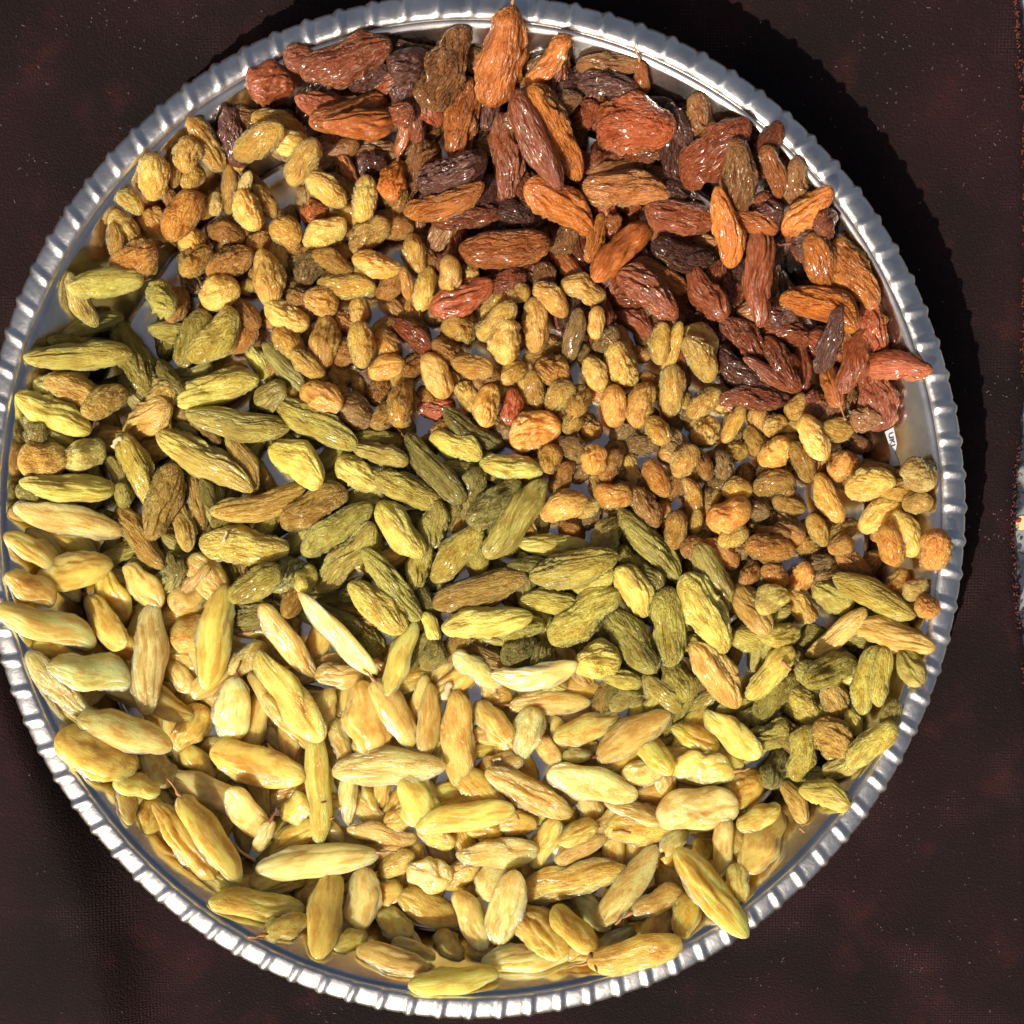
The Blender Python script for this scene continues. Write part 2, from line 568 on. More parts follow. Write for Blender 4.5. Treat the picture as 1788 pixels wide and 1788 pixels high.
SPEC = {  # deep, fine, low, taper, end shape, smooth patches, wrinkle counts round and along
    'B': (0.34, 0.21, 0.22, 0.18, 2.4, 0.9, 1.7, 3.4, 1.1, 2.2),
    'G': (0.28, 0.25, 0.13, 0.14, 2.1, 0.4, 2.1, 3.8, 1.3, 2.6),
    'E': (0.36, 0.24, 0.15, 0.18, 2.4, 0.5, 1.9, 3.6, 0.7, 1.5),
    'Y': (0.32, 0.16, 0.20, 0.22, 2.3, 1.0, 1.6, 3.4, 0.8, 1.8),
}
NAME = {'B': 'brown_raisin', 'G': 'golden_raisin', 'E': 'green_raisin', 'Y': 'yellow_raisin'}
MESH = {}
for ki, k in enumerate('BGEY'):
    dp, fn, lo, tp, pt, ss, f1, f2, t1, t2 = SPEC[k]
    fq = dict(f1=f1, f2=f2, t1=t1, t2=t2, sway=0.16 if k == 'G' else 0.40)
    MESH[k] = []
    MESH[k + '+'] = []
    MESH[k + '-'] = []
    for i in range(16):
        rr = random.Random(100 * ki + i)
        me = raisin_mesh(NAME[k], 100 * ki + i + 1, dp * rr.uniform(0.75, 1.25), fn * rr.uniform(0.8, 1.3), lo * rr.uniform(0.8, 1.25),
                         rr.uniform(-0.22, 0.22), rr.uniform(-tp, tp), pt + rr.uniform(-0.3, 0.4), smoothside=ss, **fq)
        me.materials.append(MAT[k]); MESH[k].append(me)
    for sg, b in (('+', 0.75), ('-', -0.75)):
        me = raisin_mesh(NAME[k], 100 * ki + 60 + (sg == '+'), dp, fn, lo * 0.6, b, 0.05, pt, smoothside=ss, **fq)
        me.materials.append(MAT[k]); MESH[k + sg].append(me)

# dry stem left on a fruit: unit length along +x
def stem_mesh(seed):
    r = random.Random(seed)
    P = [(-0.12, 0, 0)]
    y = z = 0
    for i in range(1, 6):
        y += r.uniform(-0.12, 0.12); z += r.uniform(-0.05, 0.12)
        P.append((i / 5, y, z))
    return mesh('stem', *tube(P, [0.10, 0.13, 0.07, 0.055, 0.075, 0.045], 6))


STEMS = [stem_mesh(i) for i in range(5)]
for i, s_ in enumerate(STEMS): s_.materials.append(M_STEM if i % 2 else M_STEMDARK)

# ------------------------------------------------------------------ tones (sunlit surface colours)
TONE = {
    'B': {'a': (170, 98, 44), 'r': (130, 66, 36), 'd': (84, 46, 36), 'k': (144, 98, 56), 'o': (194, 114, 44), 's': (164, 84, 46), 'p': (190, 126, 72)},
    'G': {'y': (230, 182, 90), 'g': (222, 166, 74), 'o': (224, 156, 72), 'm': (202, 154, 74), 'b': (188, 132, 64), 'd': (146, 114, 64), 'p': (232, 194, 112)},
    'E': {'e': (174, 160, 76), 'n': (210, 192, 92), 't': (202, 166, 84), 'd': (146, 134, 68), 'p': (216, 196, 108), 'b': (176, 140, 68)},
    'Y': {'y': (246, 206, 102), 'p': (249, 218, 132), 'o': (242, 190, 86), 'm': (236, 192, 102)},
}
WORD = {
    'B': {'a': 'amber brown', 'r': 'reddish brown', 'd': 'dark plum brown', 'k': 'greyish brown', 'o': 'orange brown', 's': 'brick red', 'p': 'tan brown'},
    'G': {'y': 'golden', 'g': 'deep golden', 'o': 'orange golden', 'm': 'dull golden', 'b': 'brownish golden', 'd': 'dark olive golden', 'p': 'pale golden'},
    'E': {'e': 'olive green', 'n': 'yellow green', 't': 'tan green', 'd': 'dark green', 'p': 'pale green', 'b': 'brownish green'},
    'Y': {'y': 'yellow', 'p': 'pale yellow', 'o': 'orange yellow', 'm': 'dull yellow'},
}
GROUP = {'B': 'brown raisins at the top of the tray', 'G': 'small golden raisins across the tray', 'E': 'slender green raisins across the middle of the tray', 'Y': 'long yellow raisins at the bottom of the tray'}

# photo column, row, length, width, direction (degrees), tone, layer, extras
DATA = {}
DATA['B'] = """
527 92 68 38 5 r 2;602 95 165 65 20 r 2;726 70 80 35 -5 d 1;713 105 75 55 20 d 1;467 135 80 65 20 r 1;570 155 125 55 -5 s 2;607 190 140 52 22 a 2;693 186 52 38 10 r 2
634 238 120 45 15 a 2;704 240 62 28 75 a 1;689 318 80 46 80 o 2;605 290 50 30 -60 a 1;656 280 40 35 0 d 0;548 368 50 35 20 a 1;405 235 90 50 100 d 1
777 122 150 72 55 k 2;750 195 70 45 -60 r 1;875 92 150 82 75 a 3 s1;808 212 140 65 78 a 3;925 105 60 40 10 k 1;957 115 100 42 45 o 2;948 167 145 48 18 k 2
968 228 160 65 -58 o 3;934 280 165 55 -63 r 3;884 290 140 60 95 r 2;857 205 75 35 75 d 1;790 312 125 60 15 d 3;774 358 140 45 8 o 2 +;815 385 120 45 5 r 1
976 370 130 62 -22 o 2;745 275 75 40 60 k 1;1025 190 50 38 30 s 1;1065 95 110 38 -5 k 1;1065 130 108 40 -5 d 2;1125 118 50 28 -75 a 2;1120 177 120 35 -8 d 1
1107 228 130 85 -12 s 3;1193 225 65 38 -60 d 1;1230 200 92 55 -70 k 2;1270 215 50 25 -45 k 1;1240 285 130 68 38 r 3;1292 305 110 62 95 k 3;1345 250 90 45 70 r 2
1352 295 85 38 -60 a 2;1394 302 70 48 90 k 1;1345 355 55 45 -60 r 1;1092 335 150 58 2 p 3;1075 300 95 30 10 k 1;1050 265 60 35 60 r 1;1155 280 50 35 0 k 1
1190 385 130 55 -8 s 3;1255 420 120 48 -75 o 3;1310 375 110 35 -15 a 2;1305 395 90 40 -5 d 1;1083 440 145 55 47 a 3;1040 418 90 32 72 o 2;1073 380 30 25 20 a 1
1193 445 115 48 -12 d 2;1152 485 105 42 -25 o 2;1130 522 125 55 -38 r 3;1110 560 90 30 -35 r 1;1235 510 110 50 -50 r 2;1300 595 110 50 -45 r 2;1315 495 175 52 87 r 3
1352 490 72 25 80 a 1;1285 640 100 40 -45 d 1;1362 640 110 40 -60 r 2;1345 655 110 28 -30 r 1;1310 695 110 38 -8 r 2;1408 372 95 52 38 o 3;1448 382 55 45 60 r 2
1420 412 60 45 0 d 1;1420 475 90 48 -58 o 3;1500 470 140 56 -62 o 3;1476 530 125 40 -75 o 3;1416 557 130 55 -30 o 3 -;1530 560 95 58 -70 s 2;1572 632 112 45 -12 s 3
1400 640 95 32 95 r 2;1425 620 100 36 75 d 3;1447 675 90 36 -80 a 3;1482 640 112 50 72 r 3;1532 690 118 62 100 r 2;1518 728 50 40 0 k 2;1498 772 50 32 -30 k 1
1428 705 50 40 -60 r 1;881 436 155 62 5 a 3;888 485 65 38 15 r 1;807 523 115 52 20 s 3;986 418 58 40 40 k 1;992 460 80 30 -42 a 1;950 482 55 45 90 k 1
722 585 90 40 -38 r 2;758 707 70 38 -5 s 2;893 710 65 38 75 s 2;640 130 70 40 20 d 0;700 150 60 40 60 d 0;1000 150 70 45 30 d 0;1180 330 60 40 0 d 0;1350 440 80 40 60 d 0
1365 540 70 45 20 d 0;1240 570 70 40 -50 d 0;1060 480 60 40 30 d 0;840 330 70 40 40 d 0;1020 320 60 40 -40 r 0;660 340 50 35 20 d 0;1460 590 60 40 40 d 0;900 370 70 40 -20 d 0
"""
DATA['G'] = """
476 190 92 50 -10 g 2;491 234 100 42 -12 y 2;468 283 92 48 20 y 2;535 300 78 45 50 y 2;573 340 78 45 -30 y 2;635 342 85 48 85 y 2;436 372 65 52 -70 y 2;497 401 58 45 -20 g 2
420 322 60 25 60 p 1;462 350 60 30 -50 o 1;257 295 72 58 80 y 3;322 262 62 48 70 y 3;352 235 92 48 -55 m 2;330 300 48 38 45 y 2;292 272 60 30 80 m 1;217 337 46 36 -30 y 2
203 380 58 45 -55 y 2;255 368 65 52 -20 o 2;317 375 98 58 50 o 3;333 415 45 42 10 g 1;220 438 88 58 30 o 3;195 415 60 35 90 g 2;292 338 45 30 -60 b 1;385 305 78 32 85 m 2
380 362 40 32 80 p 2;393 405 72 44 -15 b 2;567 408 82 46 22 y 3;645 412 78 48 35 m 3;724 437 70 44 -75 m 2;400 457 88 48 25 b 2;345 460 68 48 45 m 2;470 490 98 58 100 y 3
382 511 70 55 25 y 3;430 500 35 25 0 y 1;580 455 76 38 -22 g 2;658 463 85 40 -12 g 2;605 500 100 40 -5 y 2;710 497 55 25 -75 o 2;742 504 80 42 78 y 3;562 528 58 48 -15 m 2
517 515 40 30 20 b 1;502 555 82 45 -25 y 3;625 540 50 38 80 m 1;683 530 55 32 -30 b 1;680 500 55 35 40 b 1;428 545 68 38 -45 b 1;505 600 75 45 -40 g 2;567 598 98 55 85 m 3
540 642 68 35 -35 y 2;630 600 80 50 95 y 3;677 603 55 42 -60 o 2;675 643 65 40 18 g 3;699 708 78 48 85 g 3;623 668 52 28 -70 m 2;562 697 80 55 -15 m 2;616 720 78 58 -20 d 1
659 680 50 38 60 b 1;787 482 55 42 80 m 2;824 477 40 30 90 m 2;803 570 62 56 15 g 2;868 558 80 45 38 y 3;882 607 68 55 85 y 3;935 570 90 50 92 m 3;906 518 42 35 20 m 1
963 530 75 42 -45 m 2;1018 513 78 42 -15 m 2;1042 560 55 32 85 m 2;1002 580 85 38 75 d 1;948 612 75 35 25 m 1;763 658 78 52 -70 y 3;825 638 72 40 -20 m 2;895 650 58 38 40 m 2
817 692 55 40 -60 y 2;850 707 75 46 82 g 3;964 650 62 52 -10 o 2;935 683 62 38 -75 m 2;977 690 60 45 40 y 2;1008 705 62 42 70 m 2;1040 650 62 42 -60 y 3;1086 637 75 52 -60 y 3
1072 710 70 48 95 o 3;933 753 92 62 25 o 3;1000 735 48 38 60 m 1;1033 747 40 35 20 o 2;1150 607 68 40 88 y 3;1177 602 80 32 75 g 2;1226 592 75 42 -45 y 3 -;1220 633 82 48 -52 y 3
1120 705 82 48 72 m 3;1171 684 90 46 88 y 3;1228 705 68 40 35 y 2;1200 695 35 25 80 g 1;1283 737 72 30 62 g 2;1148 754 56 40 -60 g 2;1234 752 55 50 50 m 2;1318 767 58 36 -70 g 2
1352 743 45 35 30 y 2;1390 713 48 42 60 m 2;1382 743 40 25 0 y 1;1461 748 68 44 8 y 3;1417 768 85 46 -62 y 3;1354 790 62 50 30 g 2;1398 808 75 38 -55 m 2;1472 813 60 50 25 o 3
1532 822 62 30 -12 b 1;1506 853 75 50 10 y 3;1575 856 75 40 0 g 2;1612 874 48 38 -5 y 2;1614 824 62 55 -50 p 3;1448 870 95 42 -65 g 2;1350 845 72 42 10 m 2;1378 880 62 32 -15 m 2
1526 904 72 50 32 y 3;1584 930 85 45 -65 y 3;1430 925 60 34 -60 y 2;1475 925 60 34 15 y 2;1543 957 75 44 -70 o 3;1638 958 72 58 85 o 3;1341 960 88 48 -8 o 3;1414 952 48 38 -20 m 1
1468 953 50 35 20 m 2;1288 785 42 34 10 g 2;1192 808 58 46 60 m 2;1230 808 55 28 -75 b 1;1265 818 65 40 -70 d 1;1147 836 70 40 -62 o 3;1103 818 60 32 -75 m 2;1036 806 52 48 80 o 2
1067 812 62 36 65 b 1;1070 865 68 44 -10 o 3;1128 885 80 40 -55 b 1;1208 870 72 32 -75 g 2 -;1215 912 45 26 80 y 2;1180 925 70 42 80 g 2;1288 853 48 38 0 g 2;1244 878 58 32 55 m 2
1273 902 80 56 20 o 3;1280 938 58 34 22 y 2;1255 968 75 40 -30 b 1;1210 955 40 40 0 b 1;1345 935 60 30 -10 b 1;1350 1005 52 38 -30 o 2;1310 1003 45 34 60 b 1;1398 1008 52 44 60 o 2
982 830 65 40 55 b 2;960 803 52 42 60 g 2;984 884 85 52 22 y 3;1027 885 45 34 20 y 1;1000 925 52 38 -40 b 1;1573 1020 60 42 75 o 2;1608 1027 48 40 40 p 3;1625 1058 42 36 -50 o 2
1590 1065 45 26 20 b 1;1488 985 70 36 -35 b 1;450 420 50 40 20 b 0;540 470 60 45 60 d 0;600 560 50 38 -30 b 0;720 640 50 38 40 b 0;780 610 55 40 -20 b 0;850 660 50 38 20 b 0;1060 590 55 40 40 d 0
1120 770 55 40 0 d 0;1180 770 55 40 -40 d 0;1430 985 50 36 20 d 0;1320 890 50 36 0 d 0;1090 750 50 36 30 d 0;760 540 50 36 60 d 0;1000 780 60 38 -20 d 0;1290 960 50 36 20 d 0;1380 930 55 36 -20 b 0;1520 985 50 36 40 b 0
"""
DATA['E'] = """
130 517 92 42 -68 p 2;201 511 112 46 12 n 3;282 517 70 55 -45 e 3;262 468 50 28 -40 n 2;165 478 50 32 20 t 1;235 625 145 62 -62 e 2;155 637 162 44 7 n 3;137 600 110 40 -5 e 1
80 620 60 30 -30 t 2;138 685 110 55 -18 t 2;72 668 45 40 20 p 1;100 731 120 55 -25 n 3;197 713 78 48 30 t 3;335 590 108 55 72 e 2;383 600 115 58 42 n 3;380 680 145 56 18 n 3
450 630 72 38 -55 n 2;495 640 110 35 -50 d 1;470 690 60 50 10 d 1;262 735 95 55 25 t 3;280 690 60 55 30 t 1;232 685 80 40 -50 d 1;290 655 80 40 -50 d 1;415 742 175 52 -8 e 3
551 744 165 55 -30 n 3;360 808 190 58 -30 n 3;427 808 105 42 -62 t 2;520 805 115 65 -30 n 3;455 880 165 50 18 t 3 +;550 888 125 58 30 t 3;587 922 145 55 35 e 3;604 975 150 50 48 e 3
627 830 85 50 -25 n 3;715 857 115 52 -18 e 3;665 795 100 38 -18 e 2;757 820 155 50 -50 d 3;700 925 120 58 -50 n 3;756 915 85 50 70 e 2;733 985 95 40 72 n 2;685 1020 155 45 -50 n 3
660 1060 125 60 -38 n 3;425 953 155 62 -8 n 3;500 1005 75 55 40 p 2;446 1020 105 52 35 e 2;535 1012 50 40 60 n 2;130 854 140 50 0 n 3;245 830 150 52 -65 n 2;290 880 135 60 70 t 3
322 920 90 42 -80 t 2;76 800 78 62 20 t 2 s1;147 794 72 52 35 p 3;43 855 40 42 10 d 1;58 755 45 40 60 d 0;207 835 90 36 -65 d 1;210 865 45 30 80 e 1;243 938 135 48 -55 b 2
305 985 48 34 -60 d 1;362 865 70 30 -70 d 1;182 765 70 50 20 t 1;797 783 95 42 -20 n 3;825 755 115 45 -28 d 2 +;893 818 108 44 -10 n 3;832 848 60 44 90 d 2;866 884 115 55 42 d 2
903 910 165 62 52 e 3;797 967 125 50 50 n 3;835 970 65 38 105 e 2;970 953 128 38 -4 n 3;1000 995 150 58 15 e 3;920 985 70 30 5 d 1;1063 935 70 52 62 d 1;838 1033 170 58 15 t 3
850 1083 155 52 8 n 3;960 1052 105 42 -5 n 2;1035 1012 75 42 25 n 2;1018 1075 145 68 38 n 3;908 1097 85 40 10 n 2;752 1095 60 28 -65 n 2;748 1055 80 30 -65 d 1;1134 950 155 50 -50 n 3 s0
1095 980 60 45 -60 e 2;1135 1005 60 40 -40 d 1;1104 1033 95 60 -55 n 3;1240 1010 125 52 -65 d 2;1170 1095 135 64 92 e 3;1228 1072 150 66 -65 n 3;1103 1120 130 58 -60 e 3;1158 1212 85 36 -48 n 2
1187 1185 80 55 -60 e 2 s0;1248 1178 135 58 -55 t 3;1305 1117 60 45 -15 n 2;1305 1068 100 52 -62 t 2;1340 1048 60 50 40 p 2;1365 1108 72 46 10 n 3;1341 1177 115 46 48 n 3;1348 1218 120 55 55 e 2
1335 1290 95 50 35 e 2;1405 1240 90 58 -40 n 2;1458 1225 90 45 -65 t 2;1455 1290 85 60 -45 t 3;1402 1315 100 50 75 n 3;1352 1340 75 45 60 d 1;1450 1170 108 58 22 e 3;1452 1110 115 42 40 t 3
1397 1058 75 45 -40 t 2;1450 1045 75 50 -35 e 2;1512 1043 140 48 -30 n 3;1560 1107 130 48 -20 t 2;1510 1187 120 48 78 n 3;1551 1182 105 40 82 n 3;1597 1163 70 48 -65 e 2;1527 1303 110 52 45 n 3
1495 1262 50 28 -70 n 2;1444 1387 82 46 -15 n 3;1388 1397 75 34 -60 t 3;1475 1340 60 40 30 e 1;1042 1155 78 65 20 n 3;1083 1183 75 34 -10 n 2;1090 1220 60 40 30 d 1;757 1145 60 45 60 d 1
905 1135 70 50 40 d 1;945 1150 60 45 60 d 1;645 1120 60 52 -45 e 2;585 1085 100 50 -30 d 1;450 1075 90 50 20 d 1;780 900 70 40 60 d 0;560 840 70 40 -30 d 0;640 890 60 40 20 d 0;400 900 70 40 40 d 0
330 760 60 40 -40 d 0;850 920 80 40 20 d 0;1150 1060 60 40 80 d 0;1060 1100 60 40 -40 d 0;1220 950 60 40 40 d 0;780 1040 60 40 -60 d 0;620 1030 60 40 40 d 0;1420 1110 60 40 20 d 0;1500 1110 60 40 0 d 0;1330 1020 50 36 20 d 0
1420 1180 60 40 -40 d 0;1560 1250 60 36 80 d 0;1300 1260 60 40 40 d 0
"""
DATA['Y'] = """
127 908 165 52 -14 p 3;55 962 105 48 -35 m 2;125 945 92 55 -30 y 2;135 997 120 60 15 y 2;45 1025 85 55 -30 m 2;195 1040 100 65 -60 o 1;250 1025 95 60 -45 m 1;325 1040 70 60 30 m 1
365 1010 98 65 -52 m 3;75 1092 165 58 -20 p 3;187 1088 115 58 -48 y 3;267 1150 190 62 86 p 4;378 1113 180 58 78 y 4;333 1105 75 70 20 m 1;93 1198 150 50 -48 p 3;160 1175 130 68 -10 p 3
245 1210 200 60 -25 y 2;310 1180 70 45 -50 m 1;226 1278 155 68 -18 p 4;167 1320 130 85 -15 y 3;280 1340 78 62 -55 p 3;243 1372 75 48 -10 y 3;214 1405 75 36 -75 m 1;258 1425 60 45 80 o 1
335 1270 85 60 60 o 2;345 1335 75 45 -35 o 1;403 1240 115 68 82 p 3 s1;507 1215 190 68 -55 y 4;500 1120 150 50 -55 m 2;588 1108 190 52 -48 p 4;700 1150 135 42 70 y 3;590 1180 90 45 -5 m 1
470 1220 110 40 -55 m 1;500 1260 120 36 -50 o 1;641 1255 130 85 95 m 2;690 1245 130 58 -60 m 2;735 1240 120 45 85 m 1;799 1290 165 62 92 m 3;748 1260 130 45 85 m 2;448 1337 170 75 -18 y 4
556 1375 195 48 92 y 4 s0;680 1338 192 65 2 p 4;607 1395 95 36 92 p 2;645 1390 55 25 -65 m 1;595 1300 100 35 -70 m 1;375 1385 170 55 -22 p 3;325 1468 165 62 -50 y 3;374 1462 178 62 -56 y 4 s0;430 1425 110 60 -60 p 3
457 1463 65 32 65 p 4 s1;555 1503 205 62 8 p 4 s1;510 1465 110 50 30 o 2;515 1415 60 50 20 y 2;636 1570 110 60 88 p 4;571 1590 145 62 85 y 4;450 1580 155 60 -8 y 3;500 1618 75 45 20 y 3 s0
610 1645 60 40 20 y 3;687 1617 70 50 -30 y 3;750 1525 80 65 -20 p 3;690 1510 75 45 30 y 2;665 1460 120 45 -10 m 2;675 1560 60 50 0 o 1;685 1680 130 48 -12 m 2;792 1713 155 50 6 y 4
922 1673 160 55 5 p 3;752 1590 120 60 -28 y 3;825 1604 110 52 -62 p 3;785 1650 60 42 -50 m 2;720 1665 80 40 -20 m 1;868 1488 140 55 2 p 4;950 1472 95 48 65 y 3;1007 1452 75 42 25 y 3
1015 1482 100 38 28 m 2;995 1538 205 62 14 y 4 s1;885 1580 130 65 75 p 4 s0;862 1535 80 60 60 p 3;942 1617 115 75 -45 y 3;998 1615 95 58 -50 y 3;1098 1545 165 58 52 p 4 s1;1035 1590 85 45 -50 p 3
1240 1558 175 62 -52 y 4;1110 1672 165 66 12 y 4 s0;1076 1640 75 30 28 p 3;1145 1570 95 45 20 m 2;1200 1600 75 50 80 o 2;1150 1625 90 50 70 o 1;1178 1470 60 40 40 p 3 s0 s1;1265 1480 110 42 82 p 3 s0
1292 1545 65 45 100 m 2;1335 1470 120 65 60 m 2;1318 1424 80 46 28 y 3;1214 1410 140 82 12 p 4;1230 1343 105 62 -5 y 3;1297 1375 85 62 30 o 3;1275 1280 115 55 -42 y 4;1215 1290 90 50 -25 o 3
1258 1320 80 40 -25 o 2;1105 1283 148 60 32 m 4;1145 1318 85 50 -45 y 3;1035 1372 160 60 -14 p 4;1125 1352 75 45 20 m 2;1163 1365 55 42 -70 m 1;923 1385 165 55 -28 m 3;935 1178 150 48 8 p 4 +
833 1170 100 42 -35 p 3;960 1228 140 46 2 m 2;870 1220 50 45 20 o 1;861 1260 90 52 -48 m 2;924 1280 90 58 80 p 3;957 1312 65 42 -50 m 2;1007 1318 55 28 0 m 2;1025 1272 120 50 20 m 2
733 1400 110 75 -60 y 3;812 1425 170 55 12 y 4;845 1385 110 55 -30 o 2;905 1440 65 45 0 o 2;845 1450 70 35 -10 o 2;760 1465 70 40 -20 o 2;1115 1450 120 55 5 o 1;1110 1415 110 40 -15 m 1
1230 1485 70 50 80 o 1;1015 1660 60 45 20 m 1;980 1420 70 45 -30 o 0;1060 1440 70 45 40 m 0;870 1340 90 45 20 m 0;560 1240 80 45 60 m 0;430 1150 80 45 40 m 0;620 1520 70 45 20 o 0;540 1560 70 45 40 o 0
800 1530 80 45 30 o 0;1060 1600 80 45 -30 o 0;1170 1540 70 45 -60 m 0;860 1650 80 45 20 m 0;320 1420 80 45 30 o 0;380 1540 80 40 -30 m 0;700 1430 70 45 20 o 0;150 1250 80 45 -40 o 0;100 1140 80 45 -20 o 0;210 1130 80 50 -30 o 0
1230 1540 80 45 60 m 0;470 1530 70 45 30 o 0;590 1620 80 40 20 m 0
"""


# ------------------------------------------------------------------ settle the fruit in the tray
CELL = 0.0008
NG = 372
XS = (np.arange(NG) - NG / 2 + 0.5) * CELL
GX, GY = np.meshgrid(XS, XS, indexing='ij')
GR = np.hypot(GX, GY)
HF = np.where(GR < R_FLOOR, FLOOR, FLOOR + 0.0011 + (GR - R_FLOOR) / (R_WALL - R_FLOOR) * (H_RIM - FLOOR))
HF = np.where(GR > R_WALL, H_RIM + 0.0011, HF)
HF = np.where(GR > R_OUT, -1.0, HF)
H = HF.copy()


def settle(x, y, a, b, c, th, maxs=0.55, pc=74):
    """rest an ellipsoid on what already lies there; gives (height, slope along, slope across)"""
    global H
    i0, i1 = np.searchsorted(XS, (x - a * 1.05, x + a * 1.05))
    j0, j1 = np.searchsorted(XS, (y - a * 1.05, y + a * 1.05))
    i0, j0 = max(i0 - 1, 0), max(j0 - 1, 0)
    sx, sy = GX[i0:i1 + 1, j0:j1 + 1] - x, GY[i0:i1 + 1, j0:j1 + 1] - y
    u = (sx * math.cos(th) + sy * math.sin(th)) / a
    v = (-sx * math.sin(th) + sy * math.cos(th)) / b
    m = 1 - u * u - v * v
    ok = m > 0.02
    Hs = H[i0:i1 + 1, j0:j1 + 1]; Fs = HF[i0:i1 + 1, j0:j1 + 1]
    fit = ok & (Hs > -0.5)
    if fit.sum() < 4: return 0.02, 0, 0
    A = np.c_[u[fit] * a, v[fit] * b, np.ones(fit.sum())]
    sol = np.linalg.lstsq(A, Hs[fit], rcond=None)[0]
    sl = float(np.clip(sol[0] * 0.8, -maxs, maxs)); sc = float(np.clip(sol[1] * 0.6, -0.5, 0.5))
    prof = c * np.clip(m, 0, 1) ** 0.42
    plane = sl * u * a + sc * v * b
    need = (Hs - plane + prof)[fit]
    z0 = float(np.percentile(need, pc)) - 0.08 * c
    zf = float(np.percentile((Fs - plane + prof)[fit], 97)) - 0.0004
    z0 = max(z0, zf)
    top = np.where(ok, z0 + plane + prof, -9)
    H[i0:i1 + 1, j0:j1 + 1] = np.maximum(Hs, top)
    return z0, sl, sc


HOURS = ['twelve', 'one', 'two', 'three', 'four', 'five', 'six', 'seven', 'eight', 'nine', 'ten', 'eleven']
TEN = ['one tenth', 'one tenth', 'two tenths', 'three tenths', 'four tenths', 'halfway', 'six tenths', 'seven tenths', 'eight tenths', 'nine tenths', 'right']


def place_words(px, py):
    dx, dy = px - 823, py - 883
    r = math.hypot(dx / 862, dy / 893)
    if r < 0.06: return 'at the tray centre'
    h = (math.degrees(math.atan2(dx, -dy)) % 360) / 30
    h2 = int(round(h * 2)) % 24
    clock = ('half past ' + HOURS[h2 // 2]) if h2 % 2 else HOURS[h2 // 2] + " o'clock"
    k = min(10, int(round(r * 10)))
    return f'{TEN[k]} out from tray centre towards {clock}'


def pose_words(a, L, W):
    a = a % 180
    if L / W < 1.2: return 'roundish'
    if a < 22 or a > 158: return 'level'
    if a < 68: return 'right-leaning'
    if a < 112: return 'upright'
    return 'left-leaning'


ITEMS = []
cnt = {}
bad = 0


def add(kind, px, py, L, W, ang, tone, buried=False, extras=(), pc=68):
    i = cnt.get(kind, 0); cnt[kind] = i + 1
    th_img = math.radians(ang)
    zg = 0.012
    for _ in range(2):
        c0 = at(px, py, zg)
        e0 = at(px - math.cos(th_img) * L / 2, py + math.sin(th_img) * L / 2, zg)
        e1 = at(px + math.cos(th_img) * L / 2, py - math.sin(th_img) * L / 2, zg)
        d = e1 - e0
        gi = min(NG - 1, max(0, int(round(c0[0] / CELL + NG / 2)))); gj = min(NG - 1, max(0, int(round(c0[1] / CELL + NG / 2))))
        zg = min(0.036, max(H[gi, gj], 0.003) + 0.004)
    a = float(np.hypot(d[0], d[1])) / 2
    b = a * W / L
    th = math.atan2(d[1], d[0])
    flat = {'B': 0.78, 'G': 0.86, 'E': 0.70, 'Y': 0.42}[kind] * random.uniform(0.9, 1.08)
    c = min(b * flat, 0.0048)
    z, sl, sc = settle(c0[0], c0[1], a, b, c, th, pc=pc)
    tl = math.atan(sl)
    e = Vector((math.cos(th) * math.cos(tl), math.sin(th) * math.cos(tl), math.sin(tl)))
    n = Vector((math.sin(th) * sc - math.cos(th) * sl, -math.cos(th) * sc - math.sin(th) * sl, 1)).normalized()
    s_ = n.cross(e).normalized(); n = e.cross(s_).normalized()
    flip = 1
    bent = None
    for x in extras:
        if x in '+-': bent = x
    roll = 0 if bent else random.choice((0, math.pi)) + random.uniform(-0.25, 0.25)
    R = Matrix((e, s_, n)).transposed() @ Matrix.Rotation(roll, 3, 'X')
    me = random.choice(MESH[kind + (bent or '')])
    o = bpy.data.objects.new(NAME[kind], me)
    col.objects.link(o)
    k = 1.04 / max(0.86, math.cos(tl))
    o.matrix_world = Matrix.Translation((c0[0], c0[1], z)) @ R.to_4x4() @ Matrix.Diagonal((a * k, b * (0.93 if kind in 'EY' else 0.98), c * 1.02, 1))
    t = TONE[kind][tone]
    j = random.uniform(0.90, 1.08)
    hue = random.uniform(-0.05, 0.05)
    cc = lin(tuple(min(250, v_ * j) for v_ in t))
    o.color = (cc[0] * (1 + hue), cc[1], cc[2] * (1 - hue), 1)
    if not buried and not extras and random.random() < {'B': 0.04, 'G': 0.03, 'E': 0.04, 'Y': 0.20}[kind]:
        extras = [random.choice(('s0', 's1'))]
    for x in extras:
        if x in ('s0', 's1'):
            st = bpy.data.objects.new('stem', random.choice(STEMS)); col.objects.link(st)
            st.parent = o
            sg = 1 if x == 's1' else -1
            l = {'Y': 0.0060, 'B': 0.0042}.get(kind, 0.0028)
            # undo the parent's stretch so that the stem keeps its own size
            st.matrix_local = Matrix.Translation((0.96 * sg, 0, 0.1 * (1 if abs(roll) < 1 else -1))) @ Matrix.Diagonal((1 / (a * k), 1 / b, 1 / c, 1)) @ Matrix.Rotation((0 if sg > 0 else math.pi) + random.uniform(-0.4, 0.4), 4, 'Z') @ Matrix.Diagonal((l * random.uniform(.7, 1.1), l * 0.85, l * 0.85, 1))
    size = {'B': (85, 130), 'G': (52, 76), 'E': (70, 125), 'Y': (80, 140)}[kind]
    sw = 'long' if L > size[1] else 'short' if L < size[0] else ''
    ITEMS.append(dict(o=o, kind=kind, px=px, py=py, L=L, W=W, sw=sw, word=WORD[kind][tone], pose=pose_words(ang, L, W), place=place_words(px, py), buried=buried))
    return o


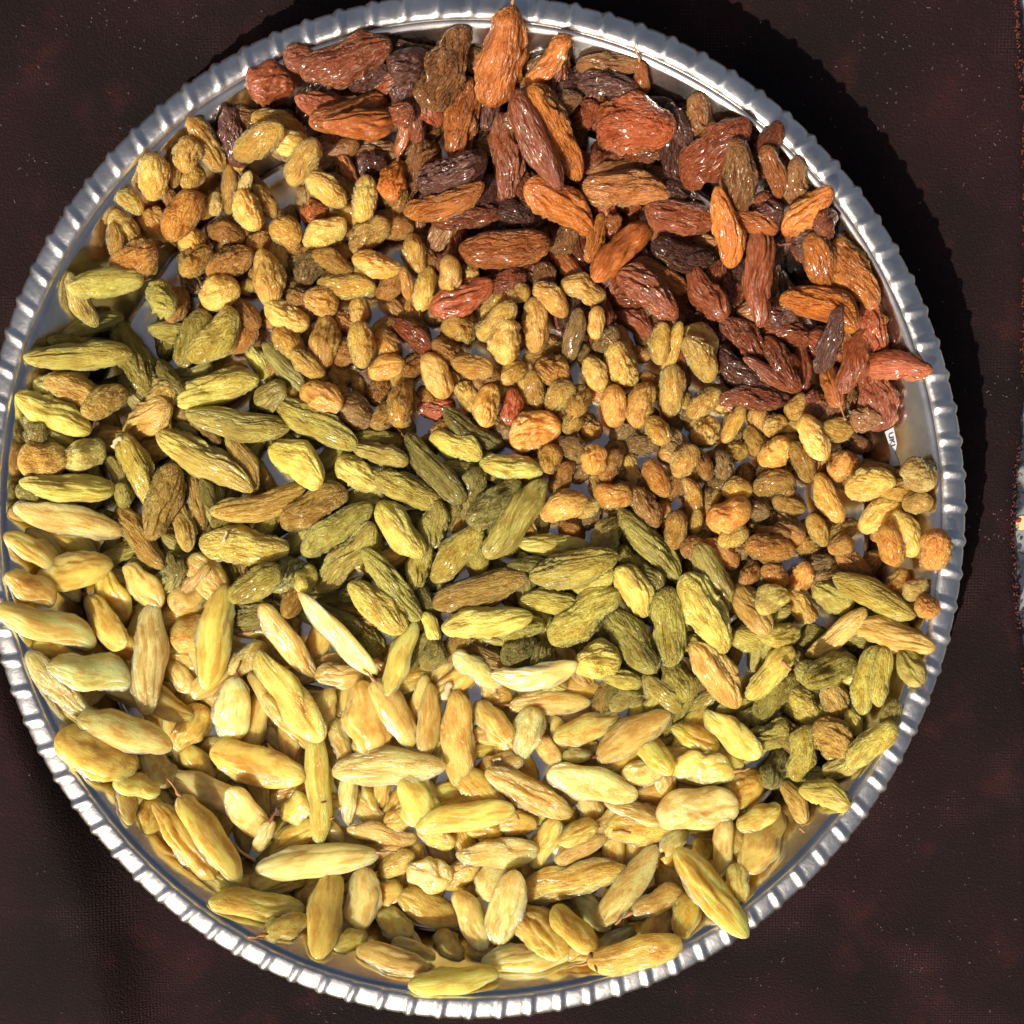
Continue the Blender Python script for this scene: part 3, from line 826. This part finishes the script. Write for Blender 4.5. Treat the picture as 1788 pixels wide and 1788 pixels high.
# lower layers: fruit lying deep in the heap, glimpsed through the gaps
LB = [(-100, 120), (380, 180), (700, 330), (760, 450), (900, 520), (1050, 560), (1250, 680), (1480, 760), (1700, 800)]
LG = [(-100, 440), (100, 460), (300, 560), (450, 700), (650, 760), (900, 800), (980, 920), (1150, 930), (1300, 1010), (1700, 1060)]
LE = [(-100, 890), (20, 900), (250, 1000), (450, 1080), (600, 1100), (750, 1150), (1000, 1200), (1150, 1260), (1300, 1310), (1400, 1420), (1700, 1500)]


def poly(P, x):
    for (a, b), (c, d) in zip(P, P[1:]):
        if a <= x <= c: return b + (d - b) * (x - a) / (c - a)
    return P[-1][1]


def zone(x, y):
    if y < poly(LB, x): return 'B'
    if y < poly(LG, x): return 'G'
    if y < poly(LE, x): return 'E'
    return 'Y'


rows = []
for k in 'BGEY':
    for part in DATA[k].replace('\n', ';').split(';'):
        q = part.split()
        if len(q) < 7: continue
        rows.append((int(q[6]), k, [float(v_) for v_ in q[:5]], q[5], q[7:]))
DIM = {'B': (105, 46), 'G': (62, 40), 'E': (116, 42), 'Y': (135, 46)}
LOW = {'B': 'rdkr', 'G': 'bmdb', 'E': 'eebd', 'Y': 'omom'}  # darker tones for buried fruit: shade between the raisins put into their colour
for lay, (rmax, sp) in enumerate(((0.86, 1.08), (0.80, 1.45), (0.88, 1.15))):
    pts = []
    tries = 0
    while tries < 5200:
        tries += 1
        x, y = random.uniform(0, 1660), random.uniform(40, 1750)
        dx, dy = (x - 823) / 862, (y - 883) / 893
        if math.hypot(dx, dy) > rmax: continue
        if x > 1490 and 560 < y < 820: continue            # bare tray floor here
        k = zone(x, y)
        if lay == 2 and not (k == 'B' and math.hypot(dx, dy) > 0.45): continue   # the brown fruit is heaped higher against the wall
        dmin = {'B': 70, 'G': 72, 'E': 70, 'Y': 78}[k] * sp
        if any((x - q[0]) ** 2 + (y - q[1]) ** 2 < dmin * dmin for q in pts): continue
        pts.append((x, y))
        L, W = DIM[k]
        s_ = random.uniform(0.85, 1.1)
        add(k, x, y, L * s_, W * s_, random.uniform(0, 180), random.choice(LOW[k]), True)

# more low fruit wherever the tray floor would still show through
cover = np.zeros((NG, NG), bool)


def mark(px, py, L, W, ang, f=0.85):
    c0 = at(px, py, 0.013)
    th = math.radians(ang); a = L * 0.000157 / 2 * f; b = W * 0.000157 / 2 * f
    u = ((GX - c0[0]) * math.cos(th) + (GY - c0[1]) * math.sin(th)) / a
    v_ = (-(GX - c0[0]) * math.sin(th) + (GY - c0[1]) * math.cos(th)) / b
    cover[u * u + v_ * v_ < 1] = True


for lay, k, (x, y, L, W, a_), tone, ex in rows: mark(x, y, L, W, a_)
bx, by = at(1548, 700, 0.003)[:2]


def plug(hole, tries, pc, f):
    """low fruit for the spots where bare floor is left"""
    hole = hole & (GR < 0.104) & ~((np.abs(GX - bx) < 0.011) & (np.abs(GY - by) < 0.020))
    for _ in range(tries):
        ii, jj = np.nonzero(hole)
        if len(ii) < 10: break
        q = random.randrange(len(ii))
        gx, gy = XS[ii[q]], XS[jj[q]]
        d_ = np.array([gx, gy, 0.006]) - CAM
        loc = np.array([d_[0], _c * d_[1] + _s * d_[2], -_s * d_[1] + _c * d_[2]])
        px, py = PPX + FPX * loc[0] / -loc[2], PPY - FPX * loc[1] / -loc[2]
        k = zone(px, py)
        L, W = DIM[k]
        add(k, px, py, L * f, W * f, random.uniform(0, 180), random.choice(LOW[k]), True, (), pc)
        hole &= ~((GX - gx) ** 2 + (GY - gy) ** 2 < 0.0031 ** 2)


plug((H < HF + 0.0015) & ~cover, 130, 68, 0.95)

order = {0: 0, 1: 1, 2: 2, 3: 3, 4: 4}
rows.sort(key=lambda r_: order[r_[0]])
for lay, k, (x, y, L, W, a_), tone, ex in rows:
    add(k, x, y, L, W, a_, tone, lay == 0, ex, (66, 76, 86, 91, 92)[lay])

plug(H < HF + 0.0015, 70, 6, 0.62)

# ------------------------------------------------------------------ labels that single each fruit out
SPECIAL = {(1638, 958): 'bright orange plump raisin pressed against the right rim', (881, 436): 'large amber raisin lying level where brown raisins meet golden ones',
           (790, 312): 'dark plum wrinkled raisin lying over an orange curved one near the top', (935, 1178): 'pale yellow raisin curved like a smile in the middle of the tray',
           (374, 1462): 'long yellow raisin beside the lower left rim with a stem at its top', (1110, 1672): 'long yellow raisin overlapping the bottom right rim with a stem',
           (875, 92): 'big amber raisin with a stem reaching the top rim', (1107, 228): 'broad brick red raisin with a glossy skin near the top right',
           (1572, 632): 'orange red raisin whose tip points at the right rim', (267, 1150): 'long pale yellow raisin standing upright near the left rim',
           (155, 637): 'slim bright yellow green raisin lying level near the left rim', (792, 1713): 'yellow raisin lying level just inside the bottom rim',
           (1072, 710): 'small orange raisin with a shiny white glint, right of centre', (130, 517): 'pale ribbed raisin at the upper left next to the tray wall'}
def build(it, extra=''):
    k = it['kind']
    words = [w_ for w_ in (('half-buried' if it['buried'] else ''), it['sw'], it['pose'] if True else '', it['word'], 'raisin') if w_]
    lab = ' '.join(words) + ', ' + it['place']
    if len(lab.split()) > 14: lab = lab.replace(' from tray centre', '')
    return lab


labels = {}
for it in ITEMS:
    lab = SPECIAL.get((int(it['px']), int(it['py'])))
    it['label'] = lab if (lab and not it['buried']) else build(it)
    labels.setdefault(it['label'], []).append(it)
for lab, its in labels.items():
    if len(its) == 2:
        its.sort(key=lambda t: t['px'])
        if abs(its[0]['px'] - its[1]['px']) > abs(its[0]['py'] - its[1]['py']): wd = ('left', 'right')
        else: its.sort(key=lambda t: t['py']); wd = ('upper', 'lower')
        for t, w_ in zip(its, wd): t['label'] = w_ + ' ' + lab
    elif len(its) > 2:
        its.sort(key=lambda t: t['px'])
        for t, w_ in zip(its, ('leftmost', 'middle', 'rightmost', 'far right')): t['label'] = w_ + ' ' + lab
for it in ITEMS:
    tag(it['o'], it['label'], 'raisin', GROUP[it['kind']])

# ------------------------------------------------------------------ paper scrap on the bare tray wall
def on_wall(px, py, lift):
    z = 0.006
    for _ in range(12):
        p_ = at(px, py, z)
        r = math.hypot(p_[0], p_[1])
        z = 0.5 * z + 0.5 * (FLOOR + lift if r < R_FLOOR else FLOOR + 0.0011 + (r - R_FLOOR) / (R_WALL - R_FLOOR) * (H_RIM - FLOOR - 0.0011) + lift)
    return Vector(at(px, py, z))


outl = [(1545, 754), (1560, 746), (1566, 775), (1563, 790), (1571, 812), (1551, 816), (1556, 795), (1552, 775)]
vt = [on_wall(x_, y_, 0.0010) for x_, y_ in outl]
vb = [p_ - Vector((0, 0, 0.00018)) for p_ in vt]
n_ = len(outl)
me = mesh('paper_label', vt + vb, [tuple(range(n_)), tuple(range(2 * n_ - 1, n_ - 1, -1))] + [(i, n_ + i, n_ + (i + 1) % n_, (i + 1) % n_) for i in range(n_)], smooth=False)
lbl = obj('paper_label', me, M_PAPER)
tag(lbl, 'small white paper scrap with dark letters on the bare tray wall at right', 'paper')
a_, b_ = on_wall(1554, 752, 0.0014), on_wall(1560, 784, 0.0014)
d_ = (b_ - a_).normalized(); s_ = (on_wall(1566, 768, 0.0014) - on_wall(1546, 768, 0.0014)).normalized()
tcv = bpy.data.curves.new('letters', 'FONT'); tcv.body = 'UKI'; tcv.size = 0.0024; tcv.extrude = 0.00004; tcv.align_x = 'CENTER'; tcv.align_y = 'CENTER'
to = bpy.data.objects.new('letters_source', tcv); col.objects.link(to)
bpy.context.view_layer.update()
tme = bpy.data.meshes.new_from_object(to.evaluated_get(bpy.context.evaluated_depsgraph_get()))
bpy.data.objects.remove(to)
lt = obj('letters', tme, M_INK, lbl)
nn = s_.cross(-d_).normalized()
if nn.z < 0: nn = -nn
lt.matrix_world = Matrix.Translation((a_ + b_) / 2 + nn * 0.0001) @ Matrix((d_, nn.cross(d_).normalized(), nn)).transposed().to_4x4()

# loose crumbs and stems lying on the fruit
def crumb(px, py, L, ang, label, mat, fat=0.22):
    p_ = at(px, py, 0.022)
    gi = int(round(p_[0] / CELL + NG / 2)); gj = int(round(p_[1] / CELL + NG / 2))
    z = H[gi, gj]
    p_ = at(px, py, z)
    l = L * 0.000157
    r = random.Random(int(px))
    P = []
    for i in range(6):
        t = i / 5 - 0.5
        P.append((t, r.uniform(-0.08, 0.08), r.uniform(0, 0.08)))
    me_ = mesh('stem_fragment', *tube(P, [fat * r.uniform(0.5, 1.1) for _ in range(6)], 6))
    o = obj('stem_fragment', me_, mat)
    o.matrix_world = Matrix.Translation((p_[0], p_[1], z + 0.0006)) @ Matrix.Rotation(math.radians(ang), 4, 'Z') @ Matrix.Diagonal((l, l, l, 1))
    tag(o, label, 'stem fragment', 'loose stem bits among the raisins')


crumb(781, 1205, 34, 70, 'pale curled crumb among dark yellow raisins below centre', M_CREAM, 0.28)
crumb(393, 937, 20, 70, 'tiny pale seed shell lying on a yellow green raisin', M_CREAM, 0.22)
crumb(428, 1104, 34, 8, 'pinkish twig just right of a tall curved yellow raisin', M_STEM, 0.10)
crumb(868, 1326, 16, 20, 'pale pinkish crumb in a dark gap right of upright yellow raisin', M_CREAM, 0.35)
crumb(1085, 1452, 34, 2, 'short reddish twig in the gap left of the broad pale raisin', M_STEM, 0.13)
crumb(1232, 1463, 46, -4, 'straight pale twig under the broad pale raisin at lower right', M_STEM, 0.08)
crumb(1403, 1452, 22, -35, 'tiny pale twig on bare tray floor at lower right', M_STEM, 0.12)
crumb(1125, 1225, 20, 30, 'small pink crumb right of the dark gap above a dull yellow raisin', M_STEM, 0.2)
crumb(205, 772, 26, 50, 'pale broken stem at the tip of a tan green raisin, upper left', M_CREAM, 0.2)
crumb(1372, 1163, 22, -40, 'small pink curl beside a left yellow green raisin, lower right', M_STEM, 0.2)
print('heap', float(H.max()))
print('raisins', cnt, 'triangles', sum(len(m.polygons) * 2 for m in bpy.data.meshes))
